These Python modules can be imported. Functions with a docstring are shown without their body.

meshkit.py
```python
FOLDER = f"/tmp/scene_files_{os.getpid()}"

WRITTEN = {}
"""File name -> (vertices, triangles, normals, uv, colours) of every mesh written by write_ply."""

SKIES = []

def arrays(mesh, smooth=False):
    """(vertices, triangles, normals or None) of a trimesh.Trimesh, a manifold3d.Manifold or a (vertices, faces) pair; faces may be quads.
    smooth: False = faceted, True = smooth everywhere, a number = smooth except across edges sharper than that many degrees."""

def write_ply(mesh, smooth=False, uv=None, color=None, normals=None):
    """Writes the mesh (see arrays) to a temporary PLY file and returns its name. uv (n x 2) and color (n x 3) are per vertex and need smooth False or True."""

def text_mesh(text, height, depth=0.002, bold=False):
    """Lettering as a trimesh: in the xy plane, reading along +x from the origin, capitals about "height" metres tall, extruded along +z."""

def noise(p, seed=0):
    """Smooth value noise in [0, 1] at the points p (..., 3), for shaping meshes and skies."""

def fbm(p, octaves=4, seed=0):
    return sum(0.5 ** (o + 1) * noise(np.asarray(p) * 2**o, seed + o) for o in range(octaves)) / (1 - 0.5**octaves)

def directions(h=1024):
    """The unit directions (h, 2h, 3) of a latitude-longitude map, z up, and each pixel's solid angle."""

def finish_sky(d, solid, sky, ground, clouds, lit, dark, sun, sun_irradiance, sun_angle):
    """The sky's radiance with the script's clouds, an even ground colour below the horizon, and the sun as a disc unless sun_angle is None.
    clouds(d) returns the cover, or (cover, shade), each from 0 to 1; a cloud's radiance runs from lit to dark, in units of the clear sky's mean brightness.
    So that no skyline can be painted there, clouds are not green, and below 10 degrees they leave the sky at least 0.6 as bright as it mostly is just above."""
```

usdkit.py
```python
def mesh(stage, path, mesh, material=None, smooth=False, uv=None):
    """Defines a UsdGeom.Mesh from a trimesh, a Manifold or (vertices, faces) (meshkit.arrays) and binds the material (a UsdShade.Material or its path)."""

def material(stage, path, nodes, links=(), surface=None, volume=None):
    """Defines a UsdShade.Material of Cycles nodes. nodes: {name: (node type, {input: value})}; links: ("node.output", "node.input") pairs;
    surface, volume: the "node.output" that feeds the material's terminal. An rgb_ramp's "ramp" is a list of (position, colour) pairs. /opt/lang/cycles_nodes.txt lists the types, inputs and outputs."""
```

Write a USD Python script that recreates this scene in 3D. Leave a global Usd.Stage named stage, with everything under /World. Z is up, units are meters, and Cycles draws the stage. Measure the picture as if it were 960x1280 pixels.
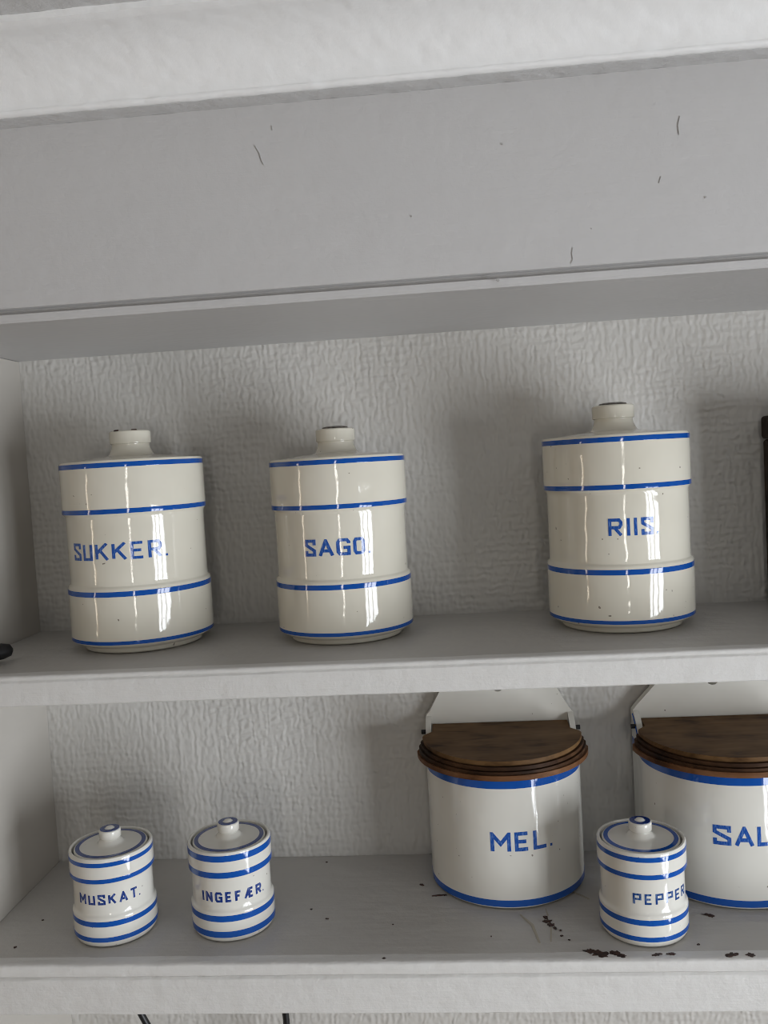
import math
import numpy as np, trimesh, manifold3d, usdkit, meshkit
from shapely.geometry import Polygon, LineString, Point, box
from shapely.ops import unary_union
from pxr import Usd, UsdGeom, UsdLux, Gf, Sdf

stage = Usd.Stage.CreateInMemory()
UsdGeom.SetStageUpAxis(stage, UsdGeom.Tokens.z)
UsdGeom.SetStageMetersPerUnit(stage, 1.0)
UsdGeom.Xform.Define(stage, '/World')
UsdGeom.Scope.Define(stage, '/World/Looks')

# ------------------------------------------------------------------ camera (f = 1105.26 px on a 960 x 1280 frame)
EXPOSURE = 0.1
cam = UsdGeom.Camera.Define(stage, '/World/camera')
R = [[0.99507156, 0.05240806, 0.08417829], [0.08087866, 0.06218532, -0.9947822], [-0.05736926, 0.9966877, 0.05764015]]
C = [0.13703804, -0.83657544, 0.14894843]
cam.AddTransformOp().Set(Gf.Matrix4d(R[0][0], R[1][0], R[2][0], 0, R[0][1], R[1][1], R[2][1], 0, R[0][2], R[1][2], R[2][2], 0, *C, 1))
cam.CreateHorizontalApertureAttr(36.0)
cam.CreateVerticalApertureAttr(48.0)
cam.CreateFocalLengthAttr(36.0 * 1105.2585 / 960)
cam.CreateClippingRangeAttr(Gf.Vec2f(0.02, 60))
cam.CreateExposureAttr(EXPOSURE)

# ------------------------------------------------------------------ daylight through the room's windows
RX, LX, FY, CZ, FZ = 1.27, -1.9, -3.2, 0.4440, -1.75      # right wall, left wall, wall behind the camera, ceiling, floor
WIN_R = (-1.62, -0.72, -0.92, 0.07)                     # y0, y1, z0, z1 on the right wall
WIN_F = (0.22, 0.47, -0.55, 0.20)                       # x0, x1, z0, z1 on the wall behind the camera
WIN_L = (-1.36, -1.20, -0.35, 0.15)                     # y0, y1, z0, z1 on the left wall


def daylight(name, center, w, h, face, color, intensity):
    l = UsdLux.RectLight.Define(stage, '/World/' + name)
    l.CreateWidthAttr(w), l.CreateHeightAttr(h), l.CreateIntensityAttr(intensity), l.CreateColorAttr(Gf.Vec3f(*color))
    z = np.array(face, float) * -1                          # a light shines along its -z
    y = np.array([0, 0, 1.0]); x = np.cross(y, z)
    l.AddTransformOp().Set(Gf.Matrix4d(*x, 0, *y, 0, *z, 0, *center, 1))


SKY = (0.90, 0.945, 1.0)
daylight('daylight_side', (RX + 0.11, (WIN_R[0] + WIN_R[1]) / 2, (WIN_R[2] + WIN_R[3]) / 2), WIN_R[1] - WIN_R[0], WIN_R[3] - WIN_R[2], (-1, 0, 0), SKY, 16.0)
daylight('daylight_rear', ((WIN_F[0] + WIN_F[1]) / 2, FY - 0.11, (WIN_F[2] + WIN_F[3]) / 2), WIN_F[1] - WIN_F[0], WIN_F[3] - WIN_F[2], (0, 1, 0), (1.0, 0.95, 0.87), 14.0)
daylight('daylight_gap', (LX - 0.11, (WIN_L[0] + WIN_L[1]) / 2, (WIN_L[2] + WIN_L[3]) / 2), WIN_L[1] - WIN_L[0], WIN_L[3] - WIN_L[2], (1, 0, 0), (1, 0.86, 0.68), 9.0)

# ------------------------------------------------------------------ materials


def mat(name, nodes, links, surface='p.BSDF'):
    return usdkit.material(stage, '/World/Looks/' + name, nodes, links, surface=surface)


def paint(name, c1, c2, rough=0.42, streak=(6, 60, 90), bump=0.0007, speck=0.0):
    return mat(name, {
        'g': ('geometry', {}),
        'm': ('mapping', {'scale': streak}), 'n': ('noise_texture', {'scale': 1.0, 'detail': 4.0, 'roughness': 0.6}),
        'n2': ('noise_texture', {'scale': 55.0, 'detail': 5.0, 'roughness': 0.62}),
        'n3': ('noise_texture', {'scale': 5.0, 'detail': 3.0}),
        'a': ('math', {'math_type': 'multiply_add', 'value2': 0.6}),
        'mx': ('mix_color', {'a': c1, 'b': c2}),
        'b': ('bump', {'strength': 1.0, 'distance': bump}), 'p': ('principled_bsdf', {'roughness': rough, 'specular_ior_level': 0.35})},
        [('g.position', 'm.vector'), ('m.vector', 'n.vector'), ('g.position', 'n2.vector'), ('g.position', 'n3.vector'), ('n.fac', 'a.value1'), ('n2.fac', 'a.value3'),
         ('a.value', 'b.height'), ('b.normal', 'p.normal'), ('n3.fac', 'mx.fac'), ('mx.result', 'p.base_color')])


M_BOARD = paint('board_paint', (0.53, 0.52, 0.515), (0.58, 0.57, 0.565), 0.40)
M_SHELF = paint('shelf_paint', (0.45, 0.433, 0.408), (0.52, 0.50, 0.472), 0.38, (14, 130, 130), 0.0010)
M_PANEL = paint('panel_paint', (0.50, 0.47, 0.425), (0.56, 0.53, 0.485), 0.45, (60, 8, 60), 0.0004)
M_TRIM = paint('cornice_paint', (0.84, 0.838, 0.83), (0.89, 0.888, 0.88), 0.45, (8, 60, 60), 0.0005)
M_EDGE = paint('shelf_edge_paint', (0.62, 0.61, 0.59), (0.70, 0.69, 0.67), 0.42, (10, 120, 120), 0.0012)
M_CAULK = paint('grey_caulk', (0.52, 0.515, 0.51), (0.58, 0.575, 0.57), 0.6, (60, 90, 90), 0.0016)
M_CEIL = paint('ceiling_paint', (0.56, 0.555, 0.55), (0.62, 0.615, 0.61), 0.6, (40, 40, 40), 0.002)
M_ROOM = paint('room_paint', (0.24, 0.22, 0.19), (0.28, 0.26, 0.23), 0.6, (9, 9, 9), 0.002)
M_WARM = paint('warm_room_paint', (0.55, 0.42, 0.28), (0.60, 0.46, 0.31), 0.6, (9, 9, 9), 0.002)
M_FLOOR = paint('floor_boards', (0.20, 0.13, 0.07), (0.26, 0.17, 0.09), 0.4, (3, 60, 3), 0.001)

M_WALLPAPER = mat('woven_wallpaper', {
    'g': ('geometry', {}), 'xyz': ('separate_xyz', {}),
    'm1': ('mapping', {'scale': (185, 185, 128)}), 'n1': ('noise_texture', {'scale': 1.0, 'detail': 0.5, 'roughness': 0.4}),
    'n3': ('noise_texture', {'scale': 9.0, 'detail': 1.0}), 'nd': ('noise_texture', {'scale': 75.0, 'detail': 1.0}),
    'jx': ('math', {'math_type': 'multiply', 'value2': 11.0}), 'jz': ('math', {'math_type': 'multiply', 'value2': 8.0}),
    'ax': ('math', {'math_type': 'multiply_add', 'value2': 1080.0}), 'az': ('math', {'math_type': 'multiply_add', 'value2': 930.0}),
    'sx': ('math', {'math_type': 'sine'}), 'sz': ('math', {'math_type': 'sine'}),
    'mask': ('map_range', {'from_min': 0.40, 'from_max': 0.62, 'to_min': 0.015, 'to_max': 0.085, 'clamp': True}),
    'tz': ('math', {'math_type': 'multiply'}), 'h1': ('math', {'math_type': 'multiply_add', 'value2': 0.045}), 'h2': ('math', {'math_type': 'multiply_add', 'value2': 0.62}),
    'n4': ('noise_texture', {'scale': 14.0, 'detail': 4.0}), 'mx': ('mix_color', {'a': (0.57, 0.553, 0.52), 'b': (0.63, 0.613, 0.58)}),
    'b': ('bump', {'strength': 1.0, 'distance': 0.0023}), 'p': ('principled_bsdf', {'roughness': 0.50, 'specular_ior_level': 0.30})},
    [('g.position', 'xyz.vector'), ('g.position', 'm1.vector'), ('m1.vector', 'n1.vector'), ('g.position', 'n3.vector'), ('g.position', 'n4.vector'), ('g.position', 'nd.vector'),
     ('nd.fac', 'jx.value1'), ('nd.fac', 'jz.value1'), ('xyz.x', 'ax.value1'), ('jx.value', 'ax.value3'), ('xyz.z', 'az.value1'), ('jz.value', 'az.value3'),
     ('ax.value', 'sx.value1'), ('az.value', 'sz.value1'), ('n3.fac', 'mask.value'), ('sz.value', 'tz.value1'), ('mask.result', 'tz.value2'),
     ('sx.value', 'h1.value1'), ('tz.value', 'h1.value3'), ('n1.fac', 'h2.value1'), ('h1.value', 'h2.value3'), ('h2.value', 'b.height'),
     ('b.normal', 'p.normal'), ('n4.fac', 'mx.fac'), ('mx.result', 'p.base_color')])


def glaze(name, c1, c2, rough=0.06, wob=0.0005, scale=44.0, specks=True):
    nodes = {'g': ('geometry', {}), 'n': ('noise_texture', {'scale': 24.0, 'detail': 3.0}), 'w': ('noise_texture', {'scale': scale, 'detail': 1.5}),
             'mx': ('mix_color', {'a': c1, 'b': c2}), 'b': ('bump', {'strength': 1.0, 'distance': wob}),
             'v': ('noise_texture', {'scale': 330.0, 'detail': 0.0}), 'r': ('map_range', {'from_min': 0.855, 'from_max': 0.88, 'to_min': 0.0, 'to_max': 0.75 if specks else 0.0, 'clamp': True}),
             'mx2': ('mix_color', {'b': (0.10, 0.07, 0.05)}),
             'p': ('principled_bsdf', {'roughness': rough, 'specular_ior_level': 0.5})}
    return mat(name, nodes, [('g.position', 'n.vector'), ('g.position', 'w.vector'), ('g.position', 'v.vector'), ('n.fac', 'mx.fac'), ('v.fac', 'r.value'), ('r.result', 'mx2.fac'),
                             ('mx.result', 'mx2.a'), ('mx2.result', 'p.base_color'), ('w.fac', 'b.height'), ('b.normal', 'p.normal')])


M_GLAZE = glaze('cream_glaze', (0.68, 0.645, 0.545), (0.75, 0.715, 0.62))
M_GLAZE_W = glaze('white_glaze', (0.68, 0.66, 0.60), (0.75, 0.735, 0.68))
M_BLUE = glaze('blue_band_glaze', (0.006, 0.068, 0.33), (0.012, 0.095, 0.41), specks=False)
M_BLUE_D = glaze('dark_blue_glaze', (0.006, 0.03, 0.16), (0.012, 0.05, 0.25), specks=False)


def ink(name, lo, hi):
    return mat(name, {'g': ('geometry', {}), 'm': ('mapping', {'rotation': (0, 0.7, 0), 'scale': (900, 900, 250)}), 'n': ('noise_texture', {'scale': 1.0, 'detail': 2.0}),
                      'r': ('rgb_ramp', {'ramp': [(0.30, lo), (0.50, lo), (0.68, hi)]}), 'p': ('principled_bsdf', {'roughness': 0.07})},
               [('g.position', 'm.vector'), ('m.vector', 'n.vector'), ('n.fac', 'r.fac'), ('r.color', 'p.base_color')])


M_INK = ink('stencil_blue', (0.018, 0.085, 0.36), (0.10, 0.20, 0.50))
M_INK_D = ink('stencil_navy', (0.015, 0.04, 0.20), (0.10, 0.15, 0.36))
M_BARE = mat('unglazed_clay', {'g': ('geometry', {}), 'n': ('noise_texture', {'scale': 300.0, 'detail': 3.0}), 'r': ('rgb_ramp', {'ramp': [(0.3, (0.05, 0.045, 0.04)), (0.7, (0.22, 0.20, 0.17))]}), 'p': ('principled_bsdf', {'roughness': 0.4})},
             [('g.position', 'n.vector'), ('n.fac', 'r.fac'), ('r.color', 'p.base_color')])
M_GAP = mat('lid_shadow_gap', {'p': ('principled_bsdf', {'base_color': (0.30, 0.26, 0.20), 'roughness': 0.8})}, [])


def wood(name, dark, mid, light, rough=0.5):
    return mat(name, {'g': ('geometry', {}), 'm': ('mapping', {'scale': (16, 75, 75)}), 'n': ('noise_texture', {'scale': 1.0, 'detail': 6.0, 'roughness': 0.62, 'distortion': 0.6}),
                      'n2': ('noise_texture', {'scale': 26.0, 'detail': 3.0, 'roughness': 0.55}),
                      'a': ('math', {'math_type': 'multiply_add', 'value2': 0.55}), 'ma': ('math', {'math_type': 'multiply', 'value2': 0.45}),
                      'r': ('rgb_ramp', {'ramp': [(0.34, dark), (0.47, mid), (0.66, light)]}), 'b': ('bump', {'strength': 0.6, 'distance': 0.0006}),
                      'p': ('principled_bsdf', {'roughness': rough, 'specular_ior_level': 0.08})},
               [('g.position', 'm.vector'), ('m.vector', 'n.vector'), ('g.position', 'n2.vector'), ('n.fac', 'a.value1'), ('n2.fac', 'ma.value1'), ('ma.value', 'a.value3'), ('a.value', 'r.fac'),
                ('n.fac', 'b.height'), ('b.normal', 'p.normal'), ('r.color', 'p.base_color')])


M_WOOD = wood('dark_lid_wood', (0.032, 0.014, 0.005), (0.125, 0.068, 0.029), (0.20, 0.115, 0.052))
M_WOOD_E = wood('lid_edge_wood', (0.016, 0.009, 0.006), (0.040, 0.020, 0.011), (0.10, 0.05, 0.025))
M_WOOD_R = wood('reddish_lid_wood', (0.05, 0.022, 0.010), (0.13, 0.058, 0.026), (0.22, 0.11, 0.055))
M_BROWN = wood('brown_box_wood', (0.016, 0.011, 0.008), (0.035, 0.024, 0.017), (0.06, 0.042, 0.03))
M_BLACK = mat('black_plastic', {'p': ('principled_bsdf', {'base_color': (0.006, 0.006, 0.007), 'roughness': 0.45})}, [])
M_WIRE = mat('dark_metal', {'p': ('principled_bsdf', {'base_color': (0.04, 0.035, 0.03), 'roughness': 0.4, 'metallic': 0.6})}, [])
M_CHIP = mat('exposed_red_brown', {'g': ('geometry', {}), 'n': ('noise_texture', {'scale': 500.0, 'detail': 3.0}), 'r': ('rgb_ramp', {'ramp': [(0.35, (0.012, 0.006, 0.004)), (0.65, (0.06, 0.022, 0.012))]}), 'p': ('principled_bsdf', {'roughness': 0.6})},
             [('g.position', 'n.vector'), ('n.fac', 'r.fac'), ('r.color', 'p.base_color')])
M_STAIN = mat('brown_drip_stain', {'p': ('principled_bsdf', {'base_color': (0.40, 0.36, 0.28), 'roughness': 0.5})}, [])
M_CRACK = mat('dark_crack', {'p': ('principled_bsdf', {'base_color': (0.40, 0.39, 0.38), 'roughness': 0.8})}, [])

# ------------------------------------------------------------------ scene helpers
used = {}


def numbered(parent, name):
    k = used.setdefault((parent, name), 0)
    used[(parent, name)] = k + 1
    return f'{parent}/{name}' + (f'_{k:03d}' if k else '')


def tag(prim, label=None, category=None, group=None, kind=None):
    for k, v in (('label', label), ('category', category), ('group', group), ('kind', kind)):
        if v:
            prim.SetCustomDataByKey(k, v)
    return prim


class Thing:
    def __init__(self, name, loc, label, category, group=None, kind=None):
        self.path = numbered('/World', name)
        self.loc = np.array(loc, float)
        x = UsdGeom.Xform.Define(stage, self.path)
        x.AddTranslateOp().Set(Gf.Vec3d(*loc))
        tag(x.GetPrim(), label, category, group, kind)

    def part(self, name, mesh, m, smooth=30, under=None, label=None, kind=None, world=False):
        path = numbered(under or self.path, name)
        v, f = (mesh.vertices, mesh.faces) if hasattr(mesh, 'faces') else (mesh.to_mesh().vert_properties[:, :3], mesh.to_mesh().tri_verts) if hasattr(mesh, 'to_mesh') else mesh
        v = np.asarray(v, float) - (self.loc if world else 0)
        p = usdkit.mesh(stage, path, (v, f), m, smooth=smooth)
        tag(p.GetPrim(), label, kind=kind)
        return path


def single(name, mesh, m, smooth=30, label=None, category=None, group=None, kind=None):
    path = numbered('/World', name)
    p = usdkit.mesh(stage, path, mesh, m, smooth=smooth)
    tag(p.GetPrim(), label, category, group, kind)
    return path


def bx(x0, x1, y0, y1, z0, z1):
    m = trimesh.creation.box((x1 - x0, y1 - y0, z1 - z0))
    m.apply_translation(((x0 + x1) / 2, (y0 + y1) / 2, (z0 + z1) / 2))
    return m


def lathe(profile, n=128, closed=False):
    """profile: (r, z) points, bottom to top, r = 0 allowed at the ends; closed: the profile is a ring."""
    pr = np.array(profile, float)
    a = np.linspace(0, 2 * np.pi, n, endpoint=False)
    k = len(pr)
    v = np.stack([pr[:, 0][None] * np.cos(a)[:, None], pr[:, 0][None] * np.sin(a)[:, None], np.repeat(pr[:, 1][None], n, 0)], -1).reshape(-1, 3)
    f = []
    for i in range(n):
        j = (i + 1) % n
        for q in range(k if closed else k - 1):
            w = (q + 1) % k
            f += [(i * k + q, j * k + q, j * k + w), (i * k + q, j * k + w, i * k + w)]
    m = trimesh.Trimesh(v, f, process=False)
    m.merge_vertices()
    m.update_faces(m.nondegenerate_faces())
    return m


def sweep_x(profile, x0, x1, n=240, amp=0.0, freq=45.0, seed=1):
    """A closed (y, z) profile (listed counter-clockwise seen from +x) swept along x, its outline roughened by lumpy paint."""
    pr = np.array(profile, float)
    xs = np.linspace(x0, x1, n + 1)
    k = len(pr)
    v = np.stack([np.repeat(xs[:, None], k, 1), np.repeat(pr[None, :, 0], n + 1, 0), np.repeat(pr[None, :, 1], n + 1, 0)], -1)
    if amp:
        q = v * np.array([freq, 160, 160])
        v[..., 1] += amp * (meshkit.fbm(q, 4, seed) - 0.5) * 2
        v[..., 2] += amp * (meshkit.fbm(q + 31.7, 4, seed + 9) - 0.5) * 2
    v = v.reshape(-1, 3)
    f = []
    for i in range(n):
        for a in range(k):
            b = (a + 1) % k
            f += [(i * k + a, (i + 1) * k + b, (i + 1) * k + a), (i * k + a, i * k + b, (i + 1) * k + b)]
    cap = trimesh.creation.triangulate_polygon(Polygon(pr), engine='earcut')
    idx = [int(np.argmin(((pr - p) ** 2).sum(1))) for p in cap[0]]
    for t in cap[1]:
        a, b, c = (idx[q] for q in t)
        f += [(a, b, c), (n * k + a, n * k + c, n * k + b)]
    m = trimesh.Trimesh(v, f, process=False)
    m.fix_normals()
    return m


def dense(profile, step):
    out = []
    for a, b in zip(profile, profile[1:] + profile[:1]):
        n = max(1, int(math.hypot(b[0] - a[0], b[1] - a[1]) / step))
        out += [(a[0] + (b[0] - a[0]) * t / n, a[1] + (b[1] - a[1]) * t / n) for t in range(n)]
    return out


def tube(pts, r, n=12):
    """A round tube along pts; r: a radius or one per point."""
    pts = np.array(pts, float)
    r = np.broadcast_to(r, len(pts))
    t = np.gradient(pts, axis=0)
    t /= np.linalg.norm(t, axis=1)[:, None]
    up = np.array([0.31, 0.2, 0.93])
    v, f = [], []
    for p, d, q in zip(pts, t, r):
        a = np.cross(d, up); a /= np.linalg.norm(a); b = np.cross(d, a)
        v += [p + q * (math.cos(w) * a + math.sin(w) * b) for w in np.linspace(0, 2 * np.pi, n, endpoint=False)]
    for i in range(len(pts) - 1):
        for k in range(n):
            l = (k + 1) % n
            f += [(i * n + k, i * n + l, (i + 1) * n + l), (i * n + k, (i + 1) * n + l, (i + 1) * n + k)]
    e = (len(pts) - 1) * n
    f += [(0, k + 1, k) for k in range(1, n - 1)] + [(e, e + k, e + k + 1) for k in range(1, n - 1)]
    m = trimesh.Trimesh(v, f, process=False)
    m.fix_normals()
    return m


def cross_section(poly):
    return manifold3d.CrossSection([np.array(r.coords)[:-1] for g in getattr(poly, 'geoms', [poly]) for r in [g.exterior, *g.interiors]], manifold3d.FillRule.EvenOdd)


def extrude(poly, z0, z1):
    return manifold3d.Manifold.extrude(cross_section(poly), z1 - z0).translate((0, 0, z0))


# ------------------------------------------------------------------ stencilled lettering
def letter(ch, w, t):
    """Stencil capital of height 1: strokes t wide inside [0, w] x [0, 1]."""
    c = 0.16
    S = {
        'S': [[(1, .70), (1, 1), (0, 1), (0, .70), (1, .30), (1, 0), (0, 0), (0, .30)]],
        'U': [[(0, 1), (0, 0), (1, 0), (1, 1)]],
        'K': [[(0, 0), (0, 1)], [(1, 1.06), (.05, .42)], [(.36, .58), (1.02, -.06)]],
        'E': [[(1, 1), (0, 1), (0, 0), (1, 0)], [(0, .5), (.86, .5)]],
        'R': [[(0, -.08), (0, 1), (1 - c, 1), (1, 1 - c), (1, .5 + c), (1 - c, .48), (0, .48)], [(.42, .48), (1, -.06)]],
        'A': [[(-.02, -.08), (.5, 1.0), (1.02, -.08)], [(.2, .27), (.8, .27)]],
        'G': [[(1, .74), (1, 1 - c), (1 - c, 1), (c, 1), (0, 1 - c), (0, c), (c, 0), (1, 0), (1, .45), (.5, .45)]],
        'O': [[(c, 0), (0, c), (0, 1 - c), (c, 1), (1 - c, 1), (1, 1 - c), (1, c), (1 - c, 0), (c, 0), (0, c)]],
        'I': [[(.5, -.1), (.5, 1.1)]],
        'M': [[(0, -.1), (0, 1.0), (.5, .38), (1, 1.0), (1, -.1)]],
        'N': [[(0, -.1), (0, 1.0), (1, 0), (1, 1.1)]],
        'T': [[(-.1, 1), (1.1, 1)], [(.5, 1), (.5, -.1)]],
        'L': [[(0, 1.1), (0, 0), (1.08, 0)]],
        'P': [[(0, -.1), (0, 1), (1, 1), (1, .48), (0, .48)]],
        'F': [[(1.05, 1), (0, 1), (0, -.1)], [(0, .5), (.8, .5)]],
        'Æ': [[(-.02, -.08), (.46, 1), (1.05, 1)], [(.56, 1), (.56, 0), (1.05, 0)], [(.2, .30), (.56, .30)], [(.56, .54), (.95, .54)]],
    }[ch]
    ls = [LineString([(t / 2 + x * (w - t), t / 2 + y * (1 - t)) for x, y in s]).buffer(t / 2, cap_style='flat', join_style='mitre', mitre_limit=2.2) for s in S]
    return unary_union(ls).intersection(box(-.05, 0, w + .05, 1))


def lettering(text, height, angles, r, z, t=0.17, widths={}, gap=0.26, dots=True):
    """Letters on a cylinder of radius r: text spans the angles (degrees; -90 faces the room); a final full stop stands just beyond."""
    body = text.rstrip('.')
    x, shapes = 0.0, []
    for ch in body:
        w = widths.get(ch, {'I': t, 'M': 0.86, 'Æ': 0.95, 'A': 0.80, 'L': 0.62, 'E': 0.66, 'F': 0.62, 'T': 0.74}.get(ch, 0.72))
        shapes.append((x, letter(ch, w, t)))
        x += w + gap
    total = x - gap
    sx = math.radians(angles[1] - angles[0]) * r / (total * height)
    polys = [Polygon() if s.is_empty else s for _, s in shapes]
    from shapely import affinity
    placed = [affinity.translate(s, x) for (x, _), s in zip(shapes, polys)]
    if text.endswith('.'):
        placed.append(box(total + 0.18, 0.02, total + 0.18 + 0.13 / max(sx, .4), 0.15))
    flat = affinity.scale(unary_union(placed), sx * height, height, origin=(0, 0))
    m = extrude(flat, 0, 0.00022).refine_to_length(0.0018).to_mesh()
    v, f = m.vert_properties[:, :3].astype(float), m.tri_verts
    th = math.radians(angles[0]) + v[:, 0] / r
    q = r - 0.0001 + v[:, 2]
    return trimesh.Trimesh(np.stack([q * np.cos(th), q * np.sin(th), z + v[:, 1]], -1), f, process=False)


def band(r, z0, z1, eps=0.00018, arc=None):
    """A painted band, a skin over a cylinder of radius r."""
    return lathe([(r - 0.0006, z0), (r + eps * 0.6, z0), (r + eps, z0 + 0.0003), (r + eps, z1 - 0.0003), (r + eps * 0.6, z1), (r - 0.0006, z1)], closed=True)


# ------------------------------------------------------------------ the room and the recess
XL = -0.2812                     # left side panel of the shelf unit
XR = 0.95                        # its right end, far outside the frame
single('wall_back', bx(LX, RX, 0.0, 0.12, FZ, CZ), M_WALLPAPER, smooth=False, kind='structure')
single('ceiling', bx(LX - 0.2, RX + 0.2, FY - 0.2, 0.12, CZ, CZ + 0.1), M_CEIL, smooth=False, kind='structure')
single('floor', bx(LX - 0.2, RX + 0.2, FY - 0.2, 0.12, FZ - 0.1, FZ), M_FLOOR, smooth=False, kind='structure')


def holed(outer, hole):
    w = manifold3d.Manifold.cube((outer[1] - outer[0], outer[3] - outer[2], outer[5] - outer[4])).translate((outer[0], outer[2], outer[4]))
    return w - manifold3d.Manifold.cube((hole[1] - hole[0], hole[3] - hole[2], hole[5] - hole[4])).translate((hole[0], hole[2], hole[4]))


single('wall_right', holed((RX, RX + 0.1, FY, 0.12, FZ, CZ), (RX - 1, RX + 1, WIN_R[0], WIN_R[1], WIN_R[2], WIN_R[3])), M_ROOM, smooth=False, kind='structure')
single('wall_left', holed((LX - 0.1, LX, FY, 0.12, FZ, CZ), (LX - 1, LX + 1, WIN_L[0], WIN_L[1], WIN_L[2], WIN_L[3])), M_WARM, smooth=False, kind='structure')
single('wall_front', holed((LX, RX, FY - 0.1, FY, FZ, CZ), (WIN_F[0], WIN_F[1], FY - 1, FY + 1, WIN_F[2], WIN_F[3])), M_ROOM, smooth=False, kind='structure')


def sash(name, fixed, axis, u0, u1, z0, z1, nu, nz):
    """A painted sash frame with glazing bars, inside a wall opening."""
    bars = [(u0, u1, z0, z0 + .045), (u0, u1, z1 - .045, z1), (u0, u0 + .045, z0, z1), (u1 - .045, u1, z0, z1)]
    bars += [(u0 + (u1 - u0) * k / nu - .014, u0 + (u1 - u0) * k / nu + .014, z0, z1) for k in range(1, nu)]
    bars += [(u0, u1, z0 + (z1 - z0) * k / nz - .012, z0 + (z1 - z0) * k / nz + .012) for k in range(1, nz)]
    ms = [bx(fixed - .02, fixed + .02, a, b, c, d) if axis == 0 else bx(a, b, fixed - .02, fixed + .02, c, d) for a, b, c, d in bars]
    single(name, trimesh.boolean.union(ms, engine='manifold'), M_ROOM, smooth=False, kind='structure')


sash('window_1', RX + 0.05, 0, *WIN_R, 3, 2)
sash('window_2', FY - 0.05, 1, WIN_F[0], WIN_F[1], WIN_F[2], WIN_F[3], 1, 2)

# cornice: lip, concave cove, top bead
lip_y, lip_z0, lip_z1 = -0.229, 0.4025, 0.4095
cove = [(-0.229 - 0.043 * (1 - math.cos(a)), 0.4068 + 0.0312 * math.sin(a)) for a in np.linspace(0, math.pi / 2, 9)]
corn = [(-0.2, 0.4066), (-0.200, CZ)] + [(-0.280, CZ), (-0.2795, 0.4400), (-0.2755, 0.4383)] + cove[::-1] + [(-0.2294, 0.4062), (-0.2298, 0.4050), (-0.2290, 0.4030), (-0.2262, 0.4025), (-0.2235, 0.4038)]
single('trim_1', sweep_x(dense(corn, 0.003), -0.9, 1.26, 1100, 0.0007, 95, 3), M_TRIM, smooth=45, kind='structure')

single('trim_2', sweep_x(dense([(-0.200, 0.4030), (-0.2095, 0.4029), (-0.2160, 0.4029), (-0.2250, 0.4034), (-0.2260, 0.4050), (-0.2225, 0.4070), (-0.200, 0.4080)][::-1], 0.003), -0.9, 1.26, 900, 0.0007, 110, 23), M_CAULK, smooth=45, kind='structure')

# ------------------------------------------------------------------ built-in shelf unit
ZL = -0.2338
unit = Thing('shelf_unit', (0.3, -0.1, -0.45), 'grey-white painted built-in wall shelf unit holding the lettered jars on two shelves', 'shelf unit')
U = dict(world=True)
hb = [(-0.2079, 0.4030), (-0.190, 0.4030), (-0.190, 0.2720), (-0.1996, 0.2720), (-0.1998, 0.2752), (-0.2072, 0.2754), (-0.2079, 0.2760)]
header = unit.part('header_board', sweep_x(dense(hb, 0.006), XL - 0.02, XR, 420, 0.00035, 30, 5), M_BOARD, 30, label='wide plain header board above the top shelf', **U)
bead = [(-0.2050, 0.2672), (-0.2050, 0.2712), (-0.2045, 0.2717), (-0.190, 0.2717), (-0.190, 0.2655), (-0.2035, 0.2655)]
unit.part('bead', sweep_x(dense(bead, 0.004), XL - 0.02, XR, 300, 0.0002, 40, 7), M_BOARD, 30, **U)
unit.part('soffit_board', bx(XL - 0.02, XR, -0.1905, -0.0005, 0.2655, 0.2835), M_BOARD, False, **U)
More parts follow.
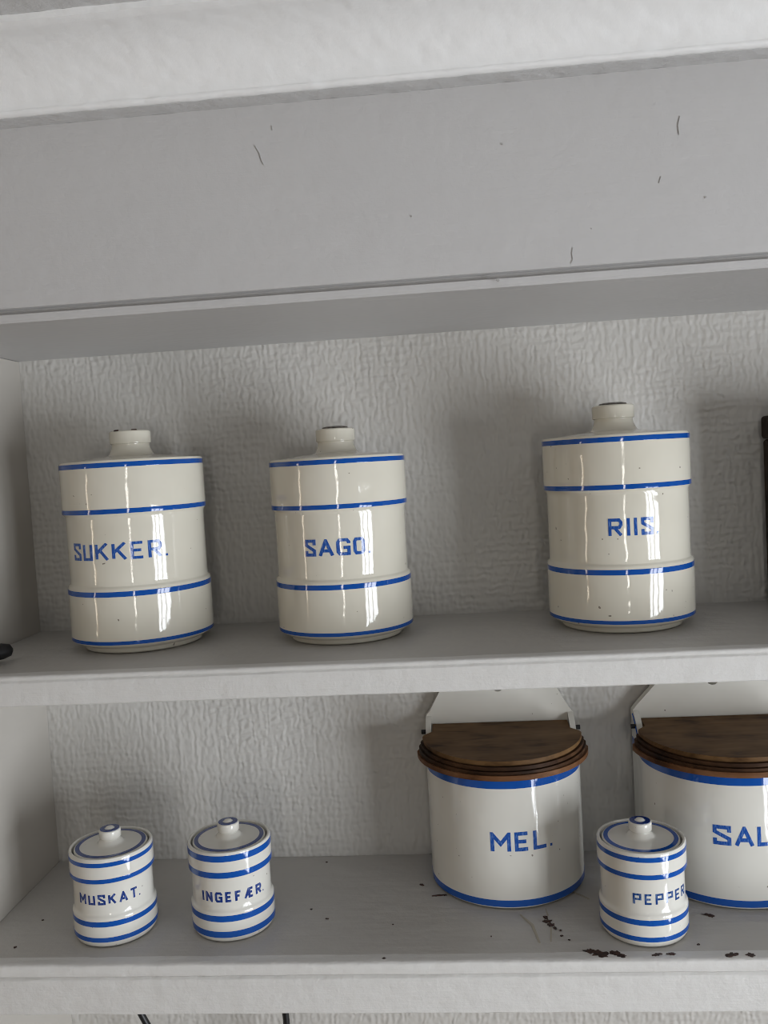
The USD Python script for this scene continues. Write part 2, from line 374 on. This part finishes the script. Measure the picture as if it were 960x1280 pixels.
unit.part('side_panel', bx(XL - 0.02, XL, -0.186, -0.0005, -1.05, 0.2650), M_PANEL, False, **U)
unit.part('side_panel', bx(XR, XR + 0.02, -0.186, -0.0005, -1.05, 0.2650), M_PANEL, False, **U)


def board(y0, z0, z1, rr):
    """Shelf board whose front edge is rounded."""
    return [(-0.0005, z0), (-0.0005, z1), (y0 + rr, z1)][::-1] and dense([(-0.0005, z1), (y0 + rr * 1.4, z1), (y0 + rr * .4, z1 - rr * .3), (y0, z1 - rr), (y0, z0 + rr * .6), (y0 + rr * .5, z0), (-0.0005, z0)], 0.005)


def nosing(y0, z0, z1, rr):
    return dense([(y0 + .012, z0 + .0002), (y0 + .012, z1), (y0 + rr * 1.4, z1 + .0001), (y0 + rr * .4, z1 - rr * .3), (y0, z1 - rr), (y0, z0 + rr * .6), (y0 + rr * .5, z0)], 0.003)


us = unit.part('upper_shelf', sweep_x(board(-0.1800, -0.0036, 0.0, 0.0005), XL + 0.0005, XR - 0.0005, 500, 0.0003, 40, 11), M_SHELF, 30, **U)
unit.part('shelf_fascia', sweep_x(dense([(-0.172, -0.0026), (-0.1888, -0.0028), (-0.1894, -0.0046), (-0.1902, -0.0052), (-0.1908, -0.0062), (-0.1908, -0.0232), (-0.1900, -0.0240), (-0.172, -0.0240)], 0.004), XL - 0.02, XR + 0.02, 500, 0.0004, 40, 13), M_EDGE, 30, under=us, **U)
unit.part('shelf_underside', bx(XL + 0.0005, XR - 0.0005, -0.1722, -0.0005, -0.0236, -0.0040), M_BOARD, False, under=us, **U)
unit.part('shelf_nosing', sweep_x(nosing(-0.1912, -0.0036, 0.0, 0.0014), XL - 0.02, XR + 0.02, 600, 0.0003, 40, 12), M_EDGE, 40, under=us, **U)
ls = unit.part('lower_shelf', sweep_x(board(-0.1738, ZL - 0.0100, ZL, 0.0005), XL + 0.0005, XR - 0.0005, 500, 0.0005, 40, 17), M_SHELF, 30, **U)
unit.part('shelf_nosing', sweep_x(nosing(-0.1850, ZL - 0.0100, ZL, 0.0020), XL - 0.02, XR + 0.02, 600, 0.0006, 40, 18), M_EDGE, 40, under=ls, **U)
unit.part('shelf_apron', sweep_x(dense([(-0.160, ZL - 0.0090), (-0.1765, ZL - 0.0092), (-0.1790, ZL - 0.0118), (-0.1808, ZL - 0.0140), (-0.1816, ZL - 0.0152), (-0.1815, ZL - 0.0420), (-0.1805, ZL - 0.0427), (-0.160, ZL - 0.0427)], 0.004), XL - 0.02, XR + 0.02, 500, 0.0006, 40, 19), M_EDGE, 30, under=ls, **U)

# wear on the paint: chips down to red-brown, small dark specks, cracks
rng = np.random.default_rng(7)


def blob(cx, cy, rx, ry, rot=0.0, n=18, rough=0.45):
    a = np.linspace(0, 2 * np.pi, n, endpoint=False)
    q = 1 + rough * rng.uniform(-1, 1, n)
    x, y = rx * q * np.cos(a), ry * q * np.sin(a)
    return Polygon(np.stack([cx + x * math.cos(rot) - y * math.sin(rot), cy + x * math.sin(rot) + y * math.cos(rot)], -1)).buffer(0)


def flat(polys, z, h=0.00025):
    return extrude(unary_union(polys), z - h, z + h)


CHIP_Z = ZL + 0.0004
unit.part('paint_chip', flat([blob(.1905, -.122, .0016, .0024), blob(.1915, -.128, .0030, .0030), blob(.194, -.134, .0028, .0024), blob(.1965, -.139, .0014, .0018), blob(.2005, -.1425, .0010, .0008)], CHIP_Z), M_CHIP, False, under=ls, **U)
unit.part('paint_chip', flat([blob(.2195, -.1725, .0045, .0028, -.4), blob(.2265, -.177, .0062, .0036, -.2), blob(.225, -.1735, .003, .002)], CHIP_Z), M_CHIP, False, under=ls, **U)
unit.part('paint_chip', flat([blob(.2385, -.1765, .0046, .0030, -.5), blob(.2415, -.1795, .0030, .0020)], CHIP_Z), M_CHIP, False, under=ls, **U)
unit.part('paint_chip', flat([blob(.267, -.1785, .0040, .0015, .2), blob(.2785, -.1775, .0026, .0016)], CHIP_Z), M_CHIP, False, under=ls, **U)
unit.part('paint_chip', flat([blob(.322, -.1795, .0045, .0020, .3), blob(.336, -.180, .0035, .0022)], CHIP_Z), M_CHIP, False, under=ls, **U)
unit.part('paint_chip', flat([blob(.3212, -.1215, .0042, .0018, -.2), blob(.3235, -.1235, .0022, .0016)], CHIP_Z), M_CHIP, False, under=ls, **U)
unit.part('paint_chip', flat([blob(.102, -.0825, .0048, .0011, .2), blob(.107, -.0820, .0020, .0010)], CHIP_Z), M_CHIP, False, under=ls, **U)
for pg in ([Polygon([(.170, -.117), (.1712, -.117), (.180, -.133), (.183, -.160), (.1815, -.160), (.178, -.135)]), Polygon([(.1918, -.108), (.1926, -.108), (.1934, -.119), (.1922, -.119)]),
                                  Polygon([(.219, -.080), (.226, -.086), (.231, -.093), (.2300, -.0935), (.224, -.087), (.218, -.081)]), Polygon([(.193, -.137), (.1942, -.137), (.1918, -.158), (.1908, -.158)])]):
    unit.part('drip_stain', flat([pg], ZL + 0.0003, 0.0002), M_STAIN, False, under=ls, **U)
specks = [blob(x, y, s, s * .8, n=9) for x, y, s in ((-.0077, -.0139, .0010), (-.0078, -.1033, .0011), (.0085, -.1196, .0012), (-.05, -.12, .0007), (.0861, -.0621, .0018), (.0875, -.0635, .0014), (.2055, -.1565, .0009), (.2005, -.1505, .0011),
                                                     (.0616, -.1795, .0012), (-.243, -.115, .0009), (-.246, -.158, .0014), (.065, -.13, .0006), (.302, -.165, .0012), (.284, -.162, .0010), (.145, -.150, .0006))]
unit.part('paint_specks', flat(specks, CHIP_Z), M_CHIP, False, under=ls, kind='stuff', **U)


def streak(points, w):
    return LineString(points).buffer(w / 2, cap_style='round')


def upright(polys, y, h=0.0006):
    """A flat shape in (x, z) lying on a front face at y."""
    m = extrude(unary_union(polys), -h, h).to_mesh()
    v = m.vert_properties[:, :3].astype(float)
    return trimesh.Trimesh(np.stack([v[:, 0], y + v[:, 2], v[:, 1]], -1), m.tri_verts[:, ::-1], process=False)


for pg in ([streak([(.0075, .3755), (.0105, .3700), (.0115, .3655), (.0130, .3620)], .00036), streak([(.0205, .3880), (.0207, .3850)], .0004), streak([(.2230, .2775), (.2245, .2800), (.2240, .2840), (.2248, .2880)], .00036),
                                          streak([(.3000, .3700), (.2985, .3640), (.2990, .3580)], .0003), streak([(.286, .331), (.2845, .327)], .0003)]):
    unit.part('hairline_crack', upright([pg], -0.2079), M_CRACK, False, under=header, **U)
unit.part('paint_specks', upright([blob(x, z, s, s, n=9) for x, z, s in ((.1725, .2701, .0011), (.18, .362, .0006), (.315, .315, .0007), (.115, .318, .0004), (.238, .300, .0004))], -0.2079), M_CRACK, False, under=header, kind='stuff', **U)

# ------------------------------------------------------------------ large canisters on the upper shelf
REST = 0.0006


def big_canister(word, loc, s, angles, zt, h, label, ring_part=None, widths={}, t=0.15, top='clay', gap=.2):
    th = Thing('canister', loc, label, 'canister', 'large lettered canisters on the upper shelf')
    k = lambda pts: [(r * s, z * s) for r, z in pts]
    body = [(0, 0.002), (.044, .002), (.045, 0), (.0487, 0), (.0496, .0008), (.0500, .0036), (.0512, .0046), (.0555, .0058), (.0586, .0078), (.0598, .0098), (.0600, .0120), (.0600, .0515), (.0599, .0535), (.0592, .0550), (.0583, .0556), (.0578, .0566),
            (.05765, .060), (.0576, .085), (.05765, .110), (.0580, .1128), (.0590, .1140), (.0598, .1150), (.0600, .1165), (.0600, .1555), (.0598, .1570), (.0590, .1580), (.0572, .1581), (.0560, .1575), (.0557, .1560), (.0557, .148), (0, .148)]
    b = th.part('body', lathe(k(body)), M_GLAZE, 40)
    for z0, z1 in ((.1522, .1561), (.1150, .1188), (.0479, .0521), (.0088, .0132)):
        rr = .0600 if z0 > .012 else .0598
        th.part('blue_band', band(rr * s, z0 * s, z1 * s), M_BLUE, 40)
    th.part('lettering', lettering(word, h, angles, .05768 * s, zt, t, widths, gap), M_INK, False, label=f'blue stencilled word {word}')
    lid = [(0, .1500), (.0545, .1500), (.0548, .1570), (.0540, .1580), (.0500, .1587), (.0380, .1602), (.0260, .1612), (.0203, .1618), (.0188, .1628), (.0176, .1650), (.0163, .1680), (.0158, .1705), (.0160, .1718), (.0170, .1722), (.0173, .1732),
           (.0173, .1815), (.0169, .1825), (.0160, .1831), (.012, .1832), (0, .1832)]
    l = th.part('lid', lathe(k(lid), 96), M_GLAZE, 40)
    if top == 'clay':
        th.part('knob_top', lathe(k([(0, .1828), (.0118, .1828), (.0112, .1845), (.008, .1853), (0, .1855)]), 40), M_BARE, 40, under=l, label='dark unglazed spot on the knob')
    else:
        for a0, rr in ((2.2, .0150), (4.2, .0158), (5.2, .0152)):
            th.part('knob_chip', manifold3d.Manifold.hull(manifold3d.Manifold.compose([manifold3d.Manifold.sphere(.0011, 10).translate((rr * s * math.cos(a0 + d), rr * s * math.sin(a0 + d), .1829 * s)) for d in (0, .12, .22)])), M_CHIP, 30, under=l, label='brown chip on the knob rim')
    return th


big_canister('SUKKER.', (-0.1486, -0.0732, REST), 1.0246, (-131.0, -50.7), .0795, .0145, 'white canister with three blue-banded tiers and lid, lettered SUKKER in blue', widths={'S': .64, 'U': .62, 'K': .74, 'E': .68, 'R': .70}, t=.16, top='chips', gap=.18)
big_canister('SAGO.', (0.0343, -0.0759, REST), 0.9745, (-114.5, -62.9), .0742, .0138, 'white blue-banded canister with lid, lettered SAGO in blue, middle of the upper shelf', widths={'S': .64, 'A': .82, 'G': .74, 'O': .64}, t=.18, gap=.14)
big_canister('RIIS.', (0.2707, -0.0746, REST), 1.0047, (-107.2, -72.0), .0788, .0140, 'white blue-banded canister with lid, lettered RIIS in blue, on the upper shelf', widths={'R': .80, 'S': .74, 'I': .17}, t=.18, gap=.24)

# ------------------------------------------------------------------ small spice jars on the lower shelf


def small_jar(word, loc, s, angles, zt, h, label, t=0.16, ink=None, bands=None):
    th = Thing('spice_jar', loc, label, 'spice jar', 'small lettered spice jars on the lower shelf')
    k = lambda pts: [(r * s, z * s) for r, z in pts]
    body = [(0, .0015), (.0285, .0015), (.0295, 0), (.0315, 0), (.0325, .0008), (.0336, .0028), (.0343, .0048), (.0344, .0070), (.0344, .0232), (.0342, .0246), (.0335, .0256), (.0328, .0264), (.0325, .0280), (.0324, .032), (.0324, .046), (.0325, .0510), (.0329, .0528),
            (.0338, .0537), (.0343, .0546), (.0344, .056), (.0344, .0712), (.0342, .0728), (.0336, .0738), (.0326, .0740), (.0318, .0735), (.0314, .0722), (.0314, .066), (0, .066)]
    th.part('body', lathe(k(body), 112), M_GLAZE_W, 40)
    for zc, bw in zip((.0693, .0558, .0200, .0070), bands):
        th.part('blue_band', band(.0344 * s, (zc - bw / 2) * s, (zc + bw / 2) * s), M_BLUE, 40)
    th.part('lettering', lettering(word, h, angles, .03242 * s, zt, t), ink or M_INK_D, False, label=f'dark blue stencilled word {word}')
    lid = [(0, .0675), (.0300, .0675), (.0303, .0690), (.0303, .0718), (.0300, .0727), (.0290, .0731), (.0220, .0736), (.0130, .0739), (.0112, .0742), (.0105, .0750), (.0095, .0766), (.0082, .0776), (.0080, .0784), (.0087, .0791), (.0090, .0800),
           (.0090, .0845), (.0088, .0856), (.0081, .0862), (.0042, .0864), (.0036, .0867), (.0030, .0875), (.0018, .0880), (0, .0881)]
    l = th.part('lid', lathe(k(lid), 96), M_GLAZE_W, 40)
    th.part('lid_ring', lathe(k([(.0254, .0730), (.0288, .0729), (.0288, .07338), (.0272, .07346), (.0254, .07355)]), 96, closed=True), M_BLUE_D if ink is None else M_BLUE, 40, under=l, label='blue ring painted round the lid')
    th.part('knob_ring', lathe(k([(.0042, .0860), (.0080, .0859), (.0080, .08645), (.0060, .08656), (.0042, .0866)]), 48, closed=True), M_BLUE_D, 40, under=l, label='navy ring on top of the knob')
    return th


SJ = ZL + 0.0008
small_jar('MUSKAT.', (-0.1707, -0.1283, SJ), 0.9959, (-123.5, -33.0), .0353, .0086, 'small white jar with blue bands and knob lid, lettered MUSKAT', t=.20, bands=(.0035, .0035, .0043, .0038))
small_jar('INGEFÆR.', (-0.0703, -0.1220, SJ), 1.0064, (-122.0, -28.5), .0330, .0085, 'small white jar with blue bands and knob lid, lettered INGEFÆR', t=.22, bands=(.0050, .0048, .0050, .0050))
small_jar('PEPPER.', (0.2672, -0.1371, SJ), 0.9977, (-114.0, -27.5), .0335, .0083, 'small white jar with blue bands and knob lid, lettered PEPPER', t=.18, bands=(.0038, .0037, .0043, .0037), ink=ink('stencil_dark_blue', (0.018, 0.06, 0.22), (0.12, 0.20, 0.38)))

# ------------------------------------------------------------------ wall boxes with wooden lids on the lower shelf


def dshape(r, yc, yb, w=None, yw=None, n=72):
    """A half-round plan: an arc of radius r about (0, yc) facing the room, straight sides back to yb; w, yw: narrower behind yw."""
    e = 0.0 if w is None else 0.09
    a = np.linspace(np.pi + e, 2 * np.pi - e, n)
    pts = [(r * math.cos(q), yc + r * math.sin(q)) for q in a]
    pts += [(r, yb), (-r, yb)] if w is None else [(r - .0015, yc - .002), (r - .0085, yw), (w, yw), (w, yb), (-w, yb), (-w, yw), (-r + .0085, yw), (-r + .0015, yc - .002)]
    return Polygon(pts)


def wall_box(word, loc, s, angles, zt, h, label, plate, cheek_line, widths={}, t=.2, gap=.19):
    """loc: the middle of the wall edge, on the shelf. Local y = 0 is the wall."""
    th = Thing('wall_storage_box', loc, label, 'storage box', 'half-round lettered wall boxes with wooden lids')
    r, yc, yb = .0688 * s, -.041, -.003
    out = dshape(r, yc, yb, n=110)
    outer = None
    for z0, z1, o in ((0, .0010, -.0028), (.0010, .0024, -.0014), (.0024, .1125, 0.0)):
        q = extrude(out.buffer(o), z0, z1)
        outer = q if outer is None else outer + q
    inner = extrude(out.buffer(-.005), .006, .2)
    body = outer - inner
    # back plate in (x, z)
    pl = extrude(Polygon([(-x, z) for x, z in plate[::-1]] + list(plate)).difference(Point(0, .1655).buffer(.0056)), 0, .009).rotate((90, 0, 0)).translate((0, -.003, 0))
    cheeks = []
    for sg in (-1, 1):
        zs = plate[1][1]
        prof = [(-.006, .106), (-.006, zs), (-.0125, zs)] + [(-.0125 - .026 * math.sin(a), .1135 + (zs - .1135) * (1 - .42 * math.sin(a) ** 1.0 - .58 * (1 - math.cos(a)))) for a in np.linspace(.12, math.pi / 2, 10)] + [(-.0385, .106)]
        c = extrude(Polygon(prof), 0, .0052)            # (y, z) profile, thickness along local z
        m = c.to_mesh(); v = m.vert_properties[:, :3].astype(float)
        x = (r - .0052 + v[:, 2]) if sg > 0 else (-r + v[:, 2])
        cheeks.append(manifold3d.Manifold(manifold3d.Mesh(np.ascontiguousarray(np.stack([x, v[:, 0], v[:, 1]], -1), dtype=np.float32), np.ascontiguousarray(m.tri_verts, dtype=np.uint32))))
    bodym = body + pl + cheeks[0] + cheeks[1]
    b = th.part('body', bodym, M_GLAZE_W, 35)
    for z0, z1 in ((.1036, .1122), (.0024, .0080)):
        skin = extrude(out.buffer(.00018).difference(out.buffer(-.0006)), z0, z1) - manifold3d.Manifold.cube((1, .0030, 1)).translate((-.5, yb - .0012, -.5))
        th.part('blue_band', skin, M_BLUE, 35)
    if cheek_line:
        for sg in (-1, 1):
            pts = [(sg * (r + .0002), -.0125 - .026 * math.sin(q) + .0022, .1135 + (plate[1][1] - .1135) * (1 - .42 * math.sin(q) - .58 * (1 - math.cos(q))) - .0028) for q in np.linspace(.05, math.pi / 2, 12)]
            th.part('edge_line', tube(pts, .0007, 8), M_BLUE, 30, label='blue line along the curved cheek edge')
    lt = lettering(word, h, angles, r, zt, t, widths, gap)
    lt.apply_translation((0, yc, 0))
    th.part('lettering', lt, M_INK, False, label=f'blue stencilled word {word}')
    # lid: stepped half-round board, narrower between the cheeks, tilted a little to the front
    w = r - .0062
    lay = lambda rr, z0, z1: extrude(dshape(rr * s, yc, -.0135, w, -.0350, 96), z0, z1)
    grain = lay(.0714, .1246, .1280) + lay(.0706, .1234, .1248)
    edge = lay(.0733, .1206, .1236) + lay(.0724, .1198, .1208) + lay(.0750, .1172, .1200)
    low = lay(.0768, .1134, .1174) + lay(.0757, .1126, .1138)

    def warp(p):
        p = np.array(p)
        p[:, 2] += np.clip((p[:, 1] + .11) / .1, 0, 1) * .0035 * (p[:, 2] > .1190)
        return p
    def tilt(m):
        m = m.to_mesh(); return trimesh.Trimesh(warp(m.vert_properties[:, :3].astype(float)), m.tri_verts, process=False)
    l = th.part('lid', tilt(grain), M_WOOD, 35, label='dark worn half-round wooden lid')
    th.part('lid_moulding', tilt(edge), M_WOOD_E, 35, under=l)
    th.part('lid_rim', tilt(low), M_WOOD_R, 35, under=l, label='reddish-brown lower rim of the lid')
    for sg in (-1, 1):
        p0 = trimesh.creation.cylinder(.0021, .0075, sections=16)
        p0.apply_transform(trimesh.transformations.rotation_matrix(math.pi / 2, (0, 1, 0)))
        p0.apply_translation((sg * (r + .0006), -.0235, .1272))
        th.part('hinge_pin', p0, M_BLACK, 30)
    return th


def plate_outline(sh, up):
    # right half from bottom to top: (x, z)
    return [(sh, .104), (sh, .1385), (sh - .004, .1435), (up, .164), (up - .006, .1775), (up - .018, .1845), (.018, .188), (.0001, .189)]


wall_box('MEL.', (0.1646, -0.0003, ZL + 0.0008), 1.0, (-103.2, -62.4), .0500, .0165, 'half-round white box with a dark wooden lid, lettered MEL in blue', plate_outline(.0688, .0535), False, widths={'M': 1.02, 'E': .76, 'L': .76}, t=.19)
wall_box('SALT.', (0.3605, -0.0030, ZL + 0.0008), 1.06, (-114.4, -66.0), .0535, .0165, 'half-round white box with a dark wooden lid, lettered SALT, cut off by the frame', plate_outline(.0729, .0500), True, widths={'S': .87, 'A': .92, 'L': .74, 'T': .80}, t=.19, gap=.16)

# ------------------------------------------------------------------ odds and ends at the edges of the frame
bxx = Thing('brown_box', (0.4755, -0.045, 0.0006), 'dark brown object cut off by the frame at the right end of the upper shelf', 'box')
bo = manifold3d.Manifold.hull(manifold3d.Manifold.compose([manifold3d.Manifold.sphere(.003, 16).translate((x, y, z)) for x in (-.0585, .0585) for y in (-.034, .034) for z in (.003, .145)]))
bxx.part('body', bo, M_BROWN, 40)
bl = manifold3d.Manifold.hull(manifold3d.Manifold.compose([manifold3d.Manifold.sphere(.003, 16).translate((x, y, z)) for x in (-.0595, .0595) for y in (-.035, .035) for z in (.1515, .166)]))
bxx.part('lid', bl, M_BROWN, 40)

hd = Thing('black_tool', (-0.2605, -0.158, 0.0006), 'black rounded tool handle at the far left end of the upper shelf', 'tool')
pts = np.array([(-.0120, -.030, .0085), (-.004, -.012, .0088), (.006, .006, .0092), (.0145, .018, .0096), (.0190, .0225, .0096), (.0205, .0240, .0096)])
h0 = tube(pts, np.array([.0062, .0074, .0080, .0078, .0058, .0020]), 18)
h0.vertices[:, 2] = .0088 + (h0.vertices[:, 2] - .0092) * .86
hd.part('handle', h0, M_BLACK, 50)
hd.part('tang', tube([(-.008, -.034, .0020), (.004, -.018, .0016), (.0105, -.006, .0016), (.0125, .000, .0022), (.010, .004, .0040)], .0011, 8), M_WIRE, 40)

for k, (p, lab) in enumerate((([(-.206, -.050, -.2768), (-.2045, -.050, -.300), (-.196, -.051, -.335), (-.186, -.052, -.362), (-.172, -.05, -.40), (-.165, -.05, -.46), (-.170, -.05, -.52)], 'black cable hanging below the lower shelf under the MUSKAT jar'),
                              ([(-.054, -.050, -.2768), (-.052, -.050, -.31), (-.0498, -.050, -.345), (-.0485, -.050, -.375), (-.050, -.05, -.42), (-.056, -.05, -.47), (-.060, -.05, -.52)], 'black cable hanging below the lower shelf right of the INGEFÆR jar'))):
    from scipy.interpolate import CubicSpline
    p = np.array(p)
    q = CubicSpline(np.arange(len(p)), p)(np.linspace(0, len(p) - 1, 60))
    single('black_cable', tube(q, .0032, 12), M_BLACK, 40, lab, 'cable', 'black cables below the lower shelf')
